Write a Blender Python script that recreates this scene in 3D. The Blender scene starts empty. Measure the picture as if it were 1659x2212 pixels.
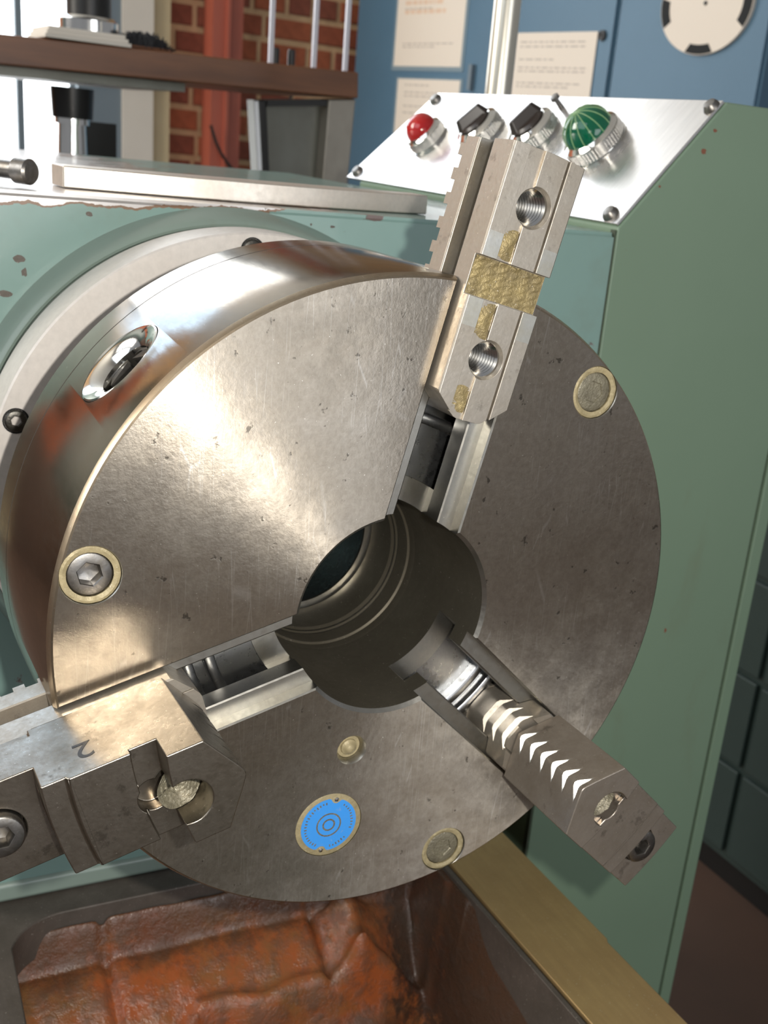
import bpy, bmesh, math, random
from mathutils import Vector, Matrix
random.seed(7)
scn = bpy.context.scene
COL = scn.collection
S = 0.001            # everything below is written in millimetres
PI = math.pi
# ---------------------------------------------------------------- camera
FPX = 2528.63; CX = 960.80; CY = 1296.22
RW = ((0.47242297, 0.87591739, 0.09790435), (0.36098662, -0.09095712, -0.9281247), (-0.80405547, 0.47380959, -0.35916469))
CAM = Vector((462.4, -245.51, 212.67))
cam_d = bpy.data.cameras.new('camera'); cam = bpy.data.objects.new('camera', cam_d); COL.objects.link(cam)
cam_d.sensor_fit = 'HORIZONTAL'; cam_d.sensor_width = 36.0; cam_d.lens = FPX * 36 / 1659
cam_d.shift_x = -(CX - 829.5) / 1659; cam_d.shift_y = (CY - 1106) / 1659
cam_d.clip_start = 0.01; cam_d.clip_end = 60
r, d, f = (Vector(v) for v in RW)
m = Matrix.Identity(4)
for i in range(3):
    m[i][0] = r[i]; m[i][1] = -d[i]; m[i][2] = -f[i]; m[i][3] = CAM[i] * S
cam.matrix_world = m
cam_d.dof.use_dof = True; cam_d.dof.focus_distance = 0.50; cam_d.dof.aperture_fstop = 27
scn.camera = cam
# ---------------------------------------------------------------- light
scn.view_settings.view_transform = 'Standard'; scn.view_settings.look = 'None'
scn.view_settings.exposure = 0.0; scn.view_settings.gamma = 1.0; scn.view_settings.use_curve_mapping = False
w = bpy.data.worlds.new('workshop_daylight'); scn.world = w; w.use_nodes = True
bg = w.node_tree.nodes['Background']; bg.inputs[0].default_value = (0.93, 0.95, 1.0, 1); bg.inputs[1].default_value = 0.26


def lamp(name, kind, loc, energy, color, target=None, **kw):
    l = bpy.data.lights.new(name, kind); l.energy = energy; l.color = color
    for k, v in kw.items(): setattr(l, k, v)
    o = bpy.data.objects.new(name, l); COL.objects.link(o); o.location = Vector(loc) * S
    if target is not None:
        o.rotation_euler = (Vector(target) - Vector(loc)).to_track_quat('-Z', 'Y').to_euler()
    return o


# the camera's flash, a hand's breadth right of and above the lens
lamp('camera_flash', 'SPOT', (478, -199, 232), 16.0, (1.0, 0.955, 0.88), (-100, 20, -20), spot_size=math.radians(95), spot_blend=0.6, shadow_soft_size=0.006)
# added back-wall fill, then daylight from tall windows behind the photographer and left
lamp('back_wall_fill_light', 'AREA', (-1900, -3300, 1500), 120, (1.0, 0.95, 0.86), (-3200, 600, 200), shape='RECTANGLE', size=1.6, size_y=1.6)
lamp('end_window_light', 'AREA', (3600, 750, 250), 34, (0.93, 0.96, 1.0), (0, -50, 60), shape='RECTANGLE', size=1.9, size_y=1.7)
lamp('side_window_light', 'AREA', (300, -2400, 1500), 22, (0.86, 0.93, 1.0), (0, 0, 0), shape='RECTANGLE', size=2.2, size_y=1.6)

# ---------------------------------------------------------------- helpers


def tag(o, label=None, cat=None, group=None, kind=None):
    if label: o['label'] = label
    if cat: o['category'] = cat
    if group: o['group'] = group
    if kind: o['kind'] = kind
    return o


def thing(name, label, cat, loc=(0, 0, 0), group=None, rot=(0, 0, 0)):
    o = bpy.data.objects.new(name, None); COL.objects.link(o)
    o.location = Vector(loc) * S; o.rotation_euler = rot; o.empty_display_size = 0.01
    o['org'] = 1; del o['org']
    return tag(o, label, cat, group)


def bm_obj(name, bm, mat, parent=None, angle=30, local=False, bevel=0):
    """links bm (mm) as one mesh; world coordinates unless local"""
    bmesh.ops.remove_doubles(bm, verts=bm.verts, dist=1e-4)
    bmesh.ops.recalc_face_normals(bm, faces=bm.faces)
    me = bpy.data.meshes.new(name); bm.to_mesh(me); bm.free()
    return me_obj(name, me, mat, parent, angle, local, bevel)


def me_obj(name, me, mat, parent=None, angle=30, local=False, bevel=0):
    me.transform(Matrix.Scale(S, 4))
    if parent is not None and not local:
        off = Vector(); q = parent
        while q is not None: off += q.location; q = q.parent
        me.transform(Matrix.Translation(-off))
    for p in me.polygons: p.use_smooth = True
    me.set_sharp_from_angle(angle=math.radians(angle))
    mats = mat if isinstance(mat, (list, tuple)) else [mat]
    me.materials.clear()
    for x in mats: me.materials.append(x)
    o = bpy.data.objects.new(name, me); COL.objects.link(o)
    if parent is not None: o.parent = parent
    if bevel:
        b = o.modifiers.new('edge', 'BEVEL'); b.width = bevel * S; b.segments = 2; b.limit_method = 'ANGLE'
        b.angle_limit = math.radians(35); b.use_clamp_overlap = True; b.harden_normals = True
    return o


def lathe(prof, seg=96, bm=None, cx=(0, 0), closed=True, a0=0.0, axis='X'):
    """prof = [(x, r), ...] closed loop revolved about an axis parallel to X through (y, z) = cx"""
    bm = bm or bmesh.new(); rings = []
    for x, rr in prof:
        if rr <= 1e-6:
            rings.append([bm.verts.new((x, cx[0], cx[1]))])
        else:
            rings.append([bm.verts.new((x, cx[0] + rr * math.cos(a0 + 2 * PI * i / seg), cx[1] + rr * math.sin(a0 + 2 * PI * i / seg))) for i in range(seg)])
    n = len(prof)
    for k in range(n if closed else n - 1):
        A, B = rings[k], rings[(k + 1) % n]
        if len(A) == 1 and len(B) == 1: continue
        for i in range(seg):
            j = (i + 1) % seg
            vs = [A[i % len(A)], A[j % len(A)], B[j % len(B)], B[i % len(B)]]
            u = []
            for v in vs:
                if v not in u: u.append(v)
            if len(u) > 2: bm.faces.new(u)
    return bm


def extrude(poly, to3, a, b, bm=None):
    """poly 2D ccw list; to3(p, h) -> 3D point"""
    bm = bm or bmesh.new()
    lo = [bm.verts.new(to3(p, a)) for p in poly]; hi = [bm.verts.new(to3(p, b)) for p in poly]
    bm.faces.new(lo[::-1]); bm.faces.new(hi)
    n = len(poly)
    for i in range(n): bm.faces.new((lo[i], lo[(i + 1) % n], hi[(i + 1) % n], hi[i]))
    return bm


def box(x0, x1, y0, y1, z0, z1, bm=None):
    return extrude([(x0, y0), (x1, y0), (x1, y1), (x0, y1)], lambda p, h: (p[0], p[1], h), z0, z1, bm)


def cyl(p0, p1, rad, seg=24, bm=None, rad2=None):
    bm = bm or bmesh.new()
    p0, p1 = Vector(p0), Vector(p1); dr = (p1 - p0).normalized()
    q = dr.orthogonal().normalized(); t = dr.cross(q); rad2 = rad if rad2 is None else rad2
    A = [bm.verts.new(p0 + rad * (math.cos(2 * PI * i / seg) * q + math.sin(2 * PI * i / seg) * t)) for i in range(seg)]
    B = [bm.verts.new(p1 + rad2 * (math.cos(2 * PI * i / seg) * q + math.sin(2 * PI * i / seg) * t)) for i in range(seg)]
    bm.faces.new(A[::-1]); bm.faces.new(B)
    for i in range(seg): bm.faces.new((A[i], A[(i + 1) % seg], B[(i + 1) % seg], B[i]))
    return bm


def turned(p0, dr, prof, seg=32, bm=None, closed=False):
    """prof [(h, r)] revolved about the line from p0 along dr"""
    bm = bm or bmesh.new(); p0 = Vector(p0); dr = Vector(dr).normalized()
    q = dr.orthogonal().normalized(); t = dr.cross(q); rings = []
    for h, rr in prof:
        if rr < 1e-6: rings.append([bm.verts.new(p0 + dr * h)])
        else: rings.append([bm.verts.new(p0 + dr * h + rr * (math.cos(2 * PI * i / seg) * q + math.sin(2 * PI * i / seg) * t)) for i in range(seg)])
    for A, B in zip(rings, rings[1:]):
        for i in range(seg):
            vs = [A[i % len(A)], A[(i + 1) % seg % len(A)], B[(i + 1) % seg % len(B)], B[i % len(B)]]
            u = []
            for v in vs:
                if v not in u: u.append(v)
            if len(u) > 2: bm.faces.new(u)
    return bm


def to_mesh(bm):
    bmesh.ops.remove_doubles(bm, verts=bm.verts, dist=1e-4)
    bmesh.ops.recalc_face_normals(bm, faces=bm.faces)
    me = bpy.data.meshes.new('tmp'); bm.to_mesh(me); bm.free(); return me


def boolean(base, cutters, op='DIFFERENCE'):
    """base bm, list of cutter bms -> mesh (mm)"""
    o = bpy.data.objects.new('tmp', to_mesh(base)); COL.objects.link(o); tmp = [o]
    if not isinstance(op, (list, tuple)): op = [op] * len(cutters)
    for c, k in zip(cutters, op):
        co = bpy.data.objects.new('tmpc', to_mesh(c)); COL.objects.link(co); tmp.append(co)
        md = o.modifiers.new('b', 'BOOLEAN'); md.object = co; md.operation = k; md.solver = 'EXACT'
    dg = bpy.context.evaluated_depsgraph_get(); dg.update()
    me = bpy.data.meshes.new_from_object(o.evaluated_get(dg))
    for t in tmp: bpy.data.objects.remove(t)
    bm = bmesh.new(); bm.from_mesh(me)
    bmesh.ops.remove_doubles(bm, verts=bm.verts, dist=.012)
    bmesh.ops.dissolve_limit(bm, angle_limit=math.radians(.4), verts=bm.verts, edges=bm.edges)
    bm.to_mesh(me); bm.free(); me.update()
    return me


def ray(px, py):
    v = Vector(((px - CX) / FPX, (py - CY) / FPX, 1.0)); return Vector([sum(RW[k][i] * v[k] for k in range(3)) for i in range(3)])


def at(px, py, ax, val):
    dd = ray(px, py); t = (val - CAM[ax]) / dd[ax]; return CAM + dd * t


# ---------------------------------------------------------------- materials


class NT:
    def __init__(s, name):
        s.m = bpy.data.materials.new(name); s.m.use_nodes = True; s.t = s.m.node_tree
        s.p = s.t.nodes['Principled BSDF']; s.tc = None

    def n(s, kind, **kw):
        x = s.t.nodes.new(kind)
        for k, v in kw.items(): setattr(x, k, v)
        return x

    def l(s, a, b): s.t.links.new(a, b)

    def co(s, scale=(1, 1, 1)):
        if s.tc is None: s.tc = s.n('ShaderNodeTexCoord')
        mp = s.n('ShaderNodeMapping'); mp.inputs['Scale'].default_value = scale
        s.l(s.tc.outputs['Object'], mp.inputs[0]); return mp.outputs[0]

    def noise(s, scale, detail=4, rough=.6, st=(1, 1, 1), lo=None, hi=None):
        x = s.n('ShaderNodeTexNoise'); x.inputs['Scale'].default_value = scale; x.inputs['Detail'].default_value = detail
        x.inputs['Roughness'].default_value = rough; s.l(s.co(st), x.inputs['Vector'])
        o = x.outputs[0]
        if lo is not None:
            mr = s.n('ShaderNodeMapRange'); mr.inputs[1].default_value = lo; mr.inputs[2].default_value = hi; s.l(o, mr.inputs[0]); o = mr.outputs[0]
        return o

    def mix(s, fac, a, b):
        x = s.n('ShaderNodeMix', data_type='RGBA')
        if isinstance(fac, (int, float)): x.inputs[0].default_value = fac
        else: s.l(fac, x.inputs[0])
        for i, c in ((6, a), (7, b)):
            if isinstance(c, (tuple, list)): x.inputs[i].default_value = (*c[:3], 1)
            else: s.l(c, x.inputs[i])
        return x.outputs[2]

    def val(s, fac, a, b):
        mr = s.n('ShaderNodeMapRange'); mr.inputs[3].default_value = a; mr.inputs[4].default_value = b; s.l(fac, mr.inputs[0]); return mr.outputs[0]

    def math(s, op, a, b):
        x = s.n('ShaderNodeMath', operation=op)
        for i, c in enumerate((a, b)):
            if isinstance(c, (int, float)): x.inputs[i].default_value = c
            else: s.l(c, x.inputs[i])
        return x.outputs[0]

    def bump(s, h, strength=.2, dist=.0005):
        b = s.n('ShaderNodeBump'); b.inputs['Strength'].default_value = strength; b.inputs['Distance'].default_value = dist
        s.l(h, b.inputs['Height']); s.l(b.outputs[0], s.p.inputs['Normal']); return b

    def set(s, **kw):
        for k, v in kw.items():
            i = s.p.inputs[k.replace('_', ' ')]
            if hasattr(v, 'is_linked') or hasattr(v, 'links'): s.l(v, i)
            elif isinstance(v, (tuple, list)) and len(v) == 3: i.default_value = (*v, 1)
            else: i.default_value = v
        return s


def plain(name, col, metal=0.0, rough=.5, **kw):
    t = NT(name); t.set(Base_Color=col, Metallic=metal, Roughness=rough, **kw); return t.m


def worn_steel(name, c1, c2, rough=(.25, .45), stain=18, fine=260, st=(1, 1, 1), bump=.06, metal=1.0, specks=True, aniso=0, spots=0.0):
    t = NT(name)
    a = t.noise(stain, 6, .65, lo=.35, hi=.68)
    b = t.noise(fine, 3, .6, st, lo=.3, hi=.7)
    c = t.mix(a, c1, c2)
    c = t.mix(t.math('MULTIPLY', b, .35), c, tuple(x * .62 for x in c1))
    if specks:
        sp = t.noise(900, 2, .5, lo=.70, hi=.76); c = t.mix(t.math('MULTIPLY', sp, .6), c, (.75, .7, .62))
    if spots:
        sp = t.noise(95, 5, .7, lo=.60, hi=.68); c = t.mix(t.math('MULTIPLY', sp, spots), c, (.10, .085, .065))
    t.set(Base_Color=c, Metallic=metal, Roughness=t.val(t.math('MULTIPLY', t.math('ADD', a, b), .5), rough[0], rough[1]))
    t.bump(b, bump, .0003)
    if aniso:
        t.set(Anisotropic=aniso)
        tg = t.n('ShaderNodeTangent', direction_type='RADIAL', axis='X'); t.l(tg.outputs[0], t.p.inputs['Tangent'])
    return t.m


def scratches(t, scale, ang, width=.015):
    """sparse fine straight scratches: 0..1"""
    mp = t.n('ShaderNodeMapping'); mp.inputs['Rotation'].default_value = (ang, 0, 0); mp.inputs['Scale'].default_value = (1, 6, .25)
    t.l(t.co(), mp.inputs[0]); x = t.n('ShaderNodeTexVoronoi', feature='DISTANCE_TO_EDGE'); x.inputs['Scale'].default_value = scale
    t.l(mp.outputs[0], x.inputs['Vector'])
    mr = t.n('ShaderNodeMapRange'); mr.inputs[1].default_value = 0; mr.inputs[2].default_value = width; mr.inputs[3].default_value = 1; mr.inputs[4].default_value = 0
    t.l(x.outputs['Distance'], mr.inputs[0])
    g = t.noise(scale * .9, 2, .5, lo=.52, hi=.62)
    return t.math('MULTIPLY', mr.outputs[0], g)


def face_steel():
    t = NT('turned_face_steel')
    a = t.noise(14, 6, .7, lo=.36, hi=.66); b = t.noise(420, 3, .65, lo=.3, hi=.7); e = t.noise(55, 6, .75, lo=.42, hi=.66)
    c = t.mix(a, (.465, .42, .36), (.385, .332, .265))
    c = t.mix(t.math('MULTIPLY', e, .35), c, (.47, .43, .37))
    c = t.mix(t.math('MULTIPLY', b, .4), c, (.24, .205, .16))
    pit = t.noise(150, 3, .6, lo=.67, hi=.72); c = t.mix(t.math('MULTIPLY', pit, .75), c, (.09, .08, .065))
    s1 = t.math('ADD', scratches(t, 26, .5), scratches(t, 20, -.9)); s1 = t.math('ADD', s1, scratches(t, 34, 1.5))
    c = t.mix(t.math('MULTIPLY', s1, .35), c, (.74, .71, .66))
    sp = t.noise(800, 2, .5, lo=.72, hi=.76); c = t.mix(sp, c, (.8, .76, .68))
    t.set(Base_Color=c, Metallic=.94, Roughness=t.val(e, .30, .40), Anisotropic=.88, Anisotropic_Rotation=.25)
    tg = t.n('ShaderNodeTangent', direction_type='RADIAL', axis='X'); t.l(tg.outputs[0], t.p.inputs['Tangent'])
    t.bump(t.math('ADD', b, t.math('MULTIPLY', pit, -1.5)), .07, .0004)
    return t.m


def enamel(name, base, dark, rough=.3, chips=.72):
    t = NT(name)
    a = t.noise(5, 4, .5, lo=.3, hi=.7); c = t.mix(a, base, dark)
    ch = t.noise(42, 5, .62, lo=chips, hi=chips + .015)
    c = t.mix(ch, c, (.16, .12, .09))
    dr = t.noise(12, 5, .7, (1, 1, .35), lo=.56, hi=.78); c = t.mix(t.math('MULTIPLY', dr, .35), c, (.15, .14, .08))
    t.set(Base_Color=c, Roughness=t.val(a, rough, rough + .12), Coat_Weight=.15)
    t.bump(t.math('ADD', t.math('MULTIPLY', ch, -1.5), t.noise(60, 3, .5)), .12, .0008)
    return t.m


M = {}
M['face'] = face_steel()
M['body'] = worn_steel('polished_chuck_steel', (.40, .36, .31), (.29, .23, .17), (.13, .22), 10, 300, (.3, 1, 1), .03, aniso=.35)
M['edge'] = worn_steel('rim_steel', (.46, .38, .28), (.36, .27, .18), (.28, .4), 40, 300, bump=.04)
M['slot'] = worn_steel('slot_steel', (.50, .49, .45), (.36, .34, .30), (.26, .42), 30, 380, bump=.05)
M['bore'] = worn_steel('oiled_bore_steel', (.19, .17, .13), (.13, .115, .085), (.36, .48), 22, 300, bump=.05, metal=.75)
M['scroll'] = worn_steel('dark_scroll_steel', (.40, .41, .42), (.30, .30, .30), (.22, .36), 40, 300, bump=.04)
M['jaw'] = worn_steel('ground_jaw_steel', (.50, .455, .39), (.38, .33, .265), (.30, .44), 35, 420, (1, 1, 1), .08, spots=.35, metal=.8)
M['jawtop'] = worn_steel('hardened_jaw_steel', (.44, .39, .335), (.29, .245, .195), (.27, .42), 40, 380, (1, 1, 1), .09, spots=.5, metal=.78)
M['jawdark'] = worn_steel('darkened_jaw_steel', (.37, .33, .275), (.20, .17, .13), (.24, .38), 40, 380, (1, 1, 1), .09, spots=.6, metal=.97)  # darker for the left jaw, its dim reflection partly put into the colour
M['pad'] = worn_steel('wiped_bright_steel', (.62, .61, .56), (.50, .46, .36), (.3, .42), 60, 420, bump=.05)
M['dirt'] = worn_steel('oily_brass_swarf', (.34, .265, .12), (.17, .135, .07), (.4, .6), 120, 700, bump=.9, metal=.35)
M['grease'] = worn_steel('dried_grease', (.38, .315, .18), (.27, .225, .125), (.45, .6), 150, 500, bump=.4, metal=.15)
M['gunk'] = worn_steel('grey_swarf_paste', (.22, .20, .14), (.13, .115, .08), (.3, .5), 160, 700, bump=.7, metal=.3)
M['bolt'] = worn_steel('cap_screw_steel', (.30, .29, .28), (.20, .18, .15), (.3, .45), 120, 500, bump=.08)
M['darkbolt'] = worn_steel('oil_blackened_screw', (.13, .125, .115), (.07, .065, .055), (.3, .5), 200, 600, bump=.2)
M['thread'] = plain('bright_thread_steel', (.72, .72, .70), 1, .16)
M['black'] = plain('blackened_steel', (.035, .034, .033), .6, .35)
M['ring'] = worn_steel('pale_cover_ring', (.74, .70, .66), (.68, .63, .58), (.42, .5), 12, 200, bump=.03, metal=.2)
M['chrome'] = plain('chrome_plate', (.78, .77, .74), 1, .1)
M['blue'] = None
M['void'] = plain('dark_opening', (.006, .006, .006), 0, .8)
M['green'] = enamel('green_machine_enamel', (.225, .285, .25), (.195, .25, .215), .26, .70)
M['green_cab'] = enamel('green_cabinet_enamel', (.185, .265, .185), (.165, .24, .165), .36, .74)
M['green_dark'] = plain('green_gasket_line', (.05, .065, .04), 0, .6)
M['plate'] = worn_steel('aluminium_plate', (.80, .78, .76), (.72, .70, .68), (.24, .34), 8, 260, (1, .1, .1), .03)
M['flat'] = worn_steel('bright_flat_steel', (.80, .74, .66), (.70, .62, .53), (.3, .42), 14, 300, bump=.03, metal=.7)
M['way'] = worn_steel('oiled_bed_way', (.50, .34, .155), (.40, .26, .115), (.30, .44), 14, 200, (.1, 1, 1), .04, metal=.55)


def paint_orange():
    t = NT('flaking_orange_bed_paint')
    a = t.noise(16, 8, .72, lo=.40, hi=.62); b = t.noise(70, 5, .7, lo=.45, hi=.62)
    c = t.mix(a, (.33, .085, .025), (.20, .095, .035)); c = t.mix(t.math('MULTIPLY', b, .55), c, (.085, .05, .03))
    g = t.noise(9, 5, .6, lo=.60, hi=.72); c = t.mix(g, c, (.05, .033, .022))
    # shade under the chuck painted into the well's back; right flank and pit darker
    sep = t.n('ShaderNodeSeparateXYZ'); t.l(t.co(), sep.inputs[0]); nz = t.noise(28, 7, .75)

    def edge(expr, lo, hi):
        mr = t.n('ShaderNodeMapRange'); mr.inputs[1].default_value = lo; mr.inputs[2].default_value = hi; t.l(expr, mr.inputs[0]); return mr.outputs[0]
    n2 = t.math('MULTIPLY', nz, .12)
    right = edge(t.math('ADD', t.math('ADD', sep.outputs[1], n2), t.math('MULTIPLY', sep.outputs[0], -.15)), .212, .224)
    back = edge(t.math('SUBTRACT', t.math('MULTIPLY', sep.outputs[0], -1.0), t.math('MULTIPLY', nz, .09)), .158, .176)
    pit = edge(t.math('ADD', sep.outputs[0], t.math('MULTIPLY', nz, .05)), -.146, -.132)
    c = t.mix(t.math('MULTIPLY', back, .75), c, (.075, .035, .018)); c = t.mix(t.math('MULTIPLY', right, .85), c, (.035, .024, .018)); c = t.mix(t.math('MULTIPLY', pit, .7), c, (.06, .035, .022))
    t.set(Base_Color=c, Roughness=t.val(b, .22, .5), Coat_Weight=.1, Coat_Roughness=.25)
    t.bump(t.math('ADD', a, b), .35, .0012); return t.m


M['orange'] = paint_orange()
tm = NT('dark_red_bed_paint'); aa = tm.noise(20, 6, .7, lo=.44, hi=.58)  # dark brown paint with red patches for the way flank
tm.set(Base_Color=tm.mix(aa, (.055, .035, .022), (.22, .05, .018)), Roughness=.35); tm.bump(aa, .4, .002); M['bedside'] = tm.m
M['bedtop'] = worn_steel('grey_bed_casting', (.12, .10, .085), (.075, .062, .05), (.4, .6), 30, 200, bump=.3, metal=.3)
M['wood'] = None
tw = NT('varnished_board'); wv = tw.noise(9, 5, .6, (1, .6, 6), lo=.3, hi=.7)
tw.set(Base_Color=tw.mix(wv, (.22, .088, .036), (.13, .052, .024)), Roughness=.4); tw.bump(wv, .2, .001); M['wood'] = tw.m


def simple_noise(name, a, b, sc, rough, metal=0.0, bump=.15):
    t = NT(name); x = t.noise(sc, 5, .6, lo=.3, hi=.7); t.set(Base_Color=t.mix(x, a, b), Roughness=rough, Metallic=metal); t.bump(x, bump, .002); return t.m


M['brick'] = [simple_noise('red_brick_%d' % i, c, tuple(v * .7 for v in c), 40, .85) for i, c in enumerate(((.42, .115, .05), (.36, .095, .045), (.28, .08, .045)))]
M['mortar'] = simple_noise('sand_mortar', (.66, .43, .24), (.52, .33, .18), 30, .9)
M['cream'] = simple_noise('cream_painted_render', (.62, .50, .30), (.54, .42, .25), 3, .7)
M['paleframe'] = simple_noise('pale_window_reveal', (.72, .66, .58), (.66, .6, .52), 3, .6)
M['bluegrey'] = plain('blue_grey_window_steel', (.16, .20, .23), 0, .5)
M['redsteel'] = simple_noise('red_oxide_column_paint', (.40, .10, .06), (.34, .085, .05), 4, .5)
M['cabblue'] = simple_noise('steel_blue_cabinet_paint', (.085, .17, .25), (.07, .145, .215), 2, .45)
M['cabdark'] = simple_noise('dark_green_cabinet_paint', (.035, .055, .05), (.028, .045, .042), 3, .4)
M['paper'] = plain('notice_paper', (.74, .65, .55), 0, .7)
M['sleeve'] = plain('clear_document_sleeve', (.22, .29, .33), 0, .25)
M['ink'] = plain('faded_print', (.42, .36, .32), 0, .8)
M['ink2'] = plain('faded_orange_print', (.70, .50, .36), 0, .8)
M['floor'] = simple_noise('worn_brown_floor', (.11, .062, .043), (.075, .045, .033), 2, .55)
M['pipe'] = plain('satin_steel_tube', (.70, .66, .56), .85, .28)
M['grey'] = simple_noise('grey_bracket_steel', (.20, .20, .175), (.16, .155, .13), 12, .42, .6)
M['paleflange'] = simple_noise('bare_bracket_flange', (.36, .33, .28), (.28, .25, .21), 12, .42, .6)
M['rust'] = plain('red_brown_primer', (.20, .075, .04), 0, .6)
M['rod'] = plain('pale_grey_rod', (.62, .60, .64), .3, .4)
M['bristle'] = plain('black_bristle', (.012, .013, .017), 0, .6)
M['plaster'] = plain('shop_ceiling_paint', (.62, .60, .55), 0, .8)
M['darkcab'] = plain('dark_shelf_steel', (.04, .04, .045), .3, .5)
g = NT('daylit_window_glow'); g.p.inputs['Base Color'].default_value = (.02, .02, .02, 1)
g.set(Emission_Color=(.93, .97, 1.0), Emission_Strength=5.0); M['sky'] = g.m
g = NT('blue_window_glow'); g.p.inputs['Base Color'].default_value = (.02, .02, .02, 1)
g.set(Emission_Color=(.55, .75, 1.0), Emission_Strength=4.2); M['skyblue'] = g.m


def glassy(name, col):
    t = NT(name); t.set(Base_Color=col, Roughness=.12, Transmission_Weight=.35, IOR=1.45, Coat_Weight=.6, Coat_Roughness=.05); return t.m


M['redglass'] = glassy('red_pilot_lens', (.65, .02, .02)); M['greenglass'] = glassy('green_pilot_lens', (.0, .13, .06))
M['greenline'] = plain('pale_green_rib', (.25, .40, .20), 0, .25)
M['knob'] = plain('brown_black_knob', (.035, .026, .022), 0, .3)

# ---------------------------------------------------------------- room
WX = -3352.0


def structure(name, bm, mat, label=None):
    o = bm_obj(name, bm, mat); o['kind'] = 'structure'
    if label: o['label'] = label
    return o


structure('floor', box(-4200, 4200, -4200, 4200, -1040, -1000), M['floor'], 'worn brown workshop floor')
structure('ceiling', box(WX - 200, 1200, -4200, 4200, 2600, 2660), M['plaster'])
# window wall: window opening y -260..562 (z from below the bench line up), reveal, cream pier, brick
WY0, WY1, WZ0, WZ1 = -420.0, 575.0, -250.0, 2480.0
bm = box(WX - 200, WX - 60, -4200, -1000, -1000, 2600); box(WX - 200, WX - 60, -1000, -700, -1000, 1350, bm); box(WX - 200, WX - 60, -700, WY0, -1000, 700, bm); box(WX - 200, WX - 60, -1000, WY0, 2480, 2600, bm); box(WX - 200, WX - 60, -440, WY0, 1350, 2480, bm); box(WX - 200, WX - 60, WY1, 4200, -1000, 2600, bm)
box(WX - 200, WX - 60, WY0, WY1, -1000, WZ0, bm); box(WX - 200, WX - 60, WY0, WY1, WZ1, 2600, bm)
wall = structure('wall_back', bm, M['mortar'], 'brick wall of sandy mortar joints behind the machine')
structure('trim_1', box(WX - 59, WX + 14, 702, 795, -1000, 2600), M['paleframe'], 'pale plastered edge of the cream pier beside the window')
structure('trim_2', box(WX - 59, WX - 4, 795, 850, -1000, 2600), M['cream'], 'cream painted pier strip next to the bricks')
bm = box(WX - 55, WX + 6, 575, 702, -1000, 2600)
structure('trim_3', bm, M['bluegrey'], 'blue grey steel window jamb')
structure('trim_4', box(WX - 59, WX, -980, -700, -1000, 1350, box(WX - 59, WX, -700, WY0, -1000, 700)), M['cream'], 'cream painted wall left of the window')
# glowing daylight beyond the glass, glazing bars and panes
win = structure('window_1', box(WX - 52, WX - 40, WY0, WY0 + 14, WZ0, WZ1, box(WX - 52, WX - 40, WY1 - 14, WY1, WZ0, WZ1)), M['bluegrey'], 'steel window white with daylight')
for yy in (60, 418):
    bm_obj('glazing_bar', box(WX - 48, WX - 20, yy - 10, yy + 10, WZ0, WZ1), M['bluegrey'], win)
for zz in (900, 1400):
    bm_obj('glazing_bar', box(WX - 47, WX - 24, WY0, WY1, zz - 10, zz + 10), M['bluegrey'], win)
pm = box(WX - 75, WX - 70, WY0 - 200, WY1 + 100, WZ0 - 100, WZ1 + 100)
bm_obj('bright_pane', pm, M['sky'], win)
win2 = structure('window_2', box(WX - 52, WX - 40, -1000, -985, 1350, 2480, box(WX - 52, WX - 40, -712, -700, 700, 2480)), M['bluegrey'], 'high window of blue daylight')
bm_obj('bright_pane', box(WX - 68, WX - 66, -1010, -430, 690, 2500), M['skyblue'], win2)
structure('brick_reflection_panel', box(WX - 59, WX - 20, -1900, -1010, -1000, 1500), M['brick'][0], 'unseen red-brown panel added for its reflection in the chuck')  # added out of view to give the chuck's side an orange reflection
structure('dark_reflection_panel', box(WX - 59, WX - 20, -4200, -1902, -1000, 2400), M['cabdark'], 'unseen dark panel added to dim the reflection in the chuck')  # added out of view, ends the orange reflection on the chuck's side
structure('dark_reflection_strip', box(WX - 19, WX + 10, -4200, -1005, -1000, 120), M['floor'], 'unseen dark brown strip added to darken low reflections in the chuck')  # added out of view, keeps the chuck's lower reflections dark
# bricks: header and stretcher courses, each brick its own object sharing meshes
bmesh_cache = {}


def brick(w_, k):
    key = (round(w_), k)
    if key not in bmesh_cache:
        b = box(-60, 0, -w_ / 2, w_ / 2, -28, 28)
        bmesh.ops.bevel(b, geom=[e for e in b.edges if all(v.co.x > -1 for v in e.verts)], offset=3, segments=1, affect='EDGES')
        me = to_mesh(b); me.transform(Matrix.Scale(S, 4)); me.materials.append(M['brick'][k]); bmesh_cache[key] = me
    return bmesh_cache[key]


nb = 0
pitch = 74.0
for row in range(-3, 11):
    z = 37 + 28 + row * pitch
    y = 853 - (60 if row % 2 else 0) - (0 if row % 3 else 20)
    k = row
    while y < 1500:
        k += 1
        w_ = random.choice((72, 92, 98, 150))
        y0, y1 = max(y, 853), min(y + w_, 1500)
        if y1 - y0 > 30:
            o = bpy.data.objects.new('brick', brick(y1 - y0, random.randrange(3))); COL.objects.link(o); o.parent = wall
            o.location = Vector((WX - 52 + random.uniform(-2, 3), (y0 + y1) / 2, z)) * S; nb += 1
        y += w_ + 16
bc = box(WX - 50, WX + 40, 966, 1060, -1000, 2600); box(WX + 40, WX + 56, 1006, 1016, -1000, 2600, bc)
t = bm_obj('steel_column', bc, M['redsteel']); tag(t, 'red oxide painted steel column standing against the brick wall', 'column')
cb = bmesh.new(); pts = []
for i in range(15):
    a = i / 14; yy = 955 + 260 * a; zz = 190 - 190 * math.sin(PI * a) ** .8 + 120 * a
    pts.append((WX + 75, yy, zz + 15))
for p, q in zip(pts, pts[1:]): cyl(p, q, 5, 8, cb)
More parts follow.
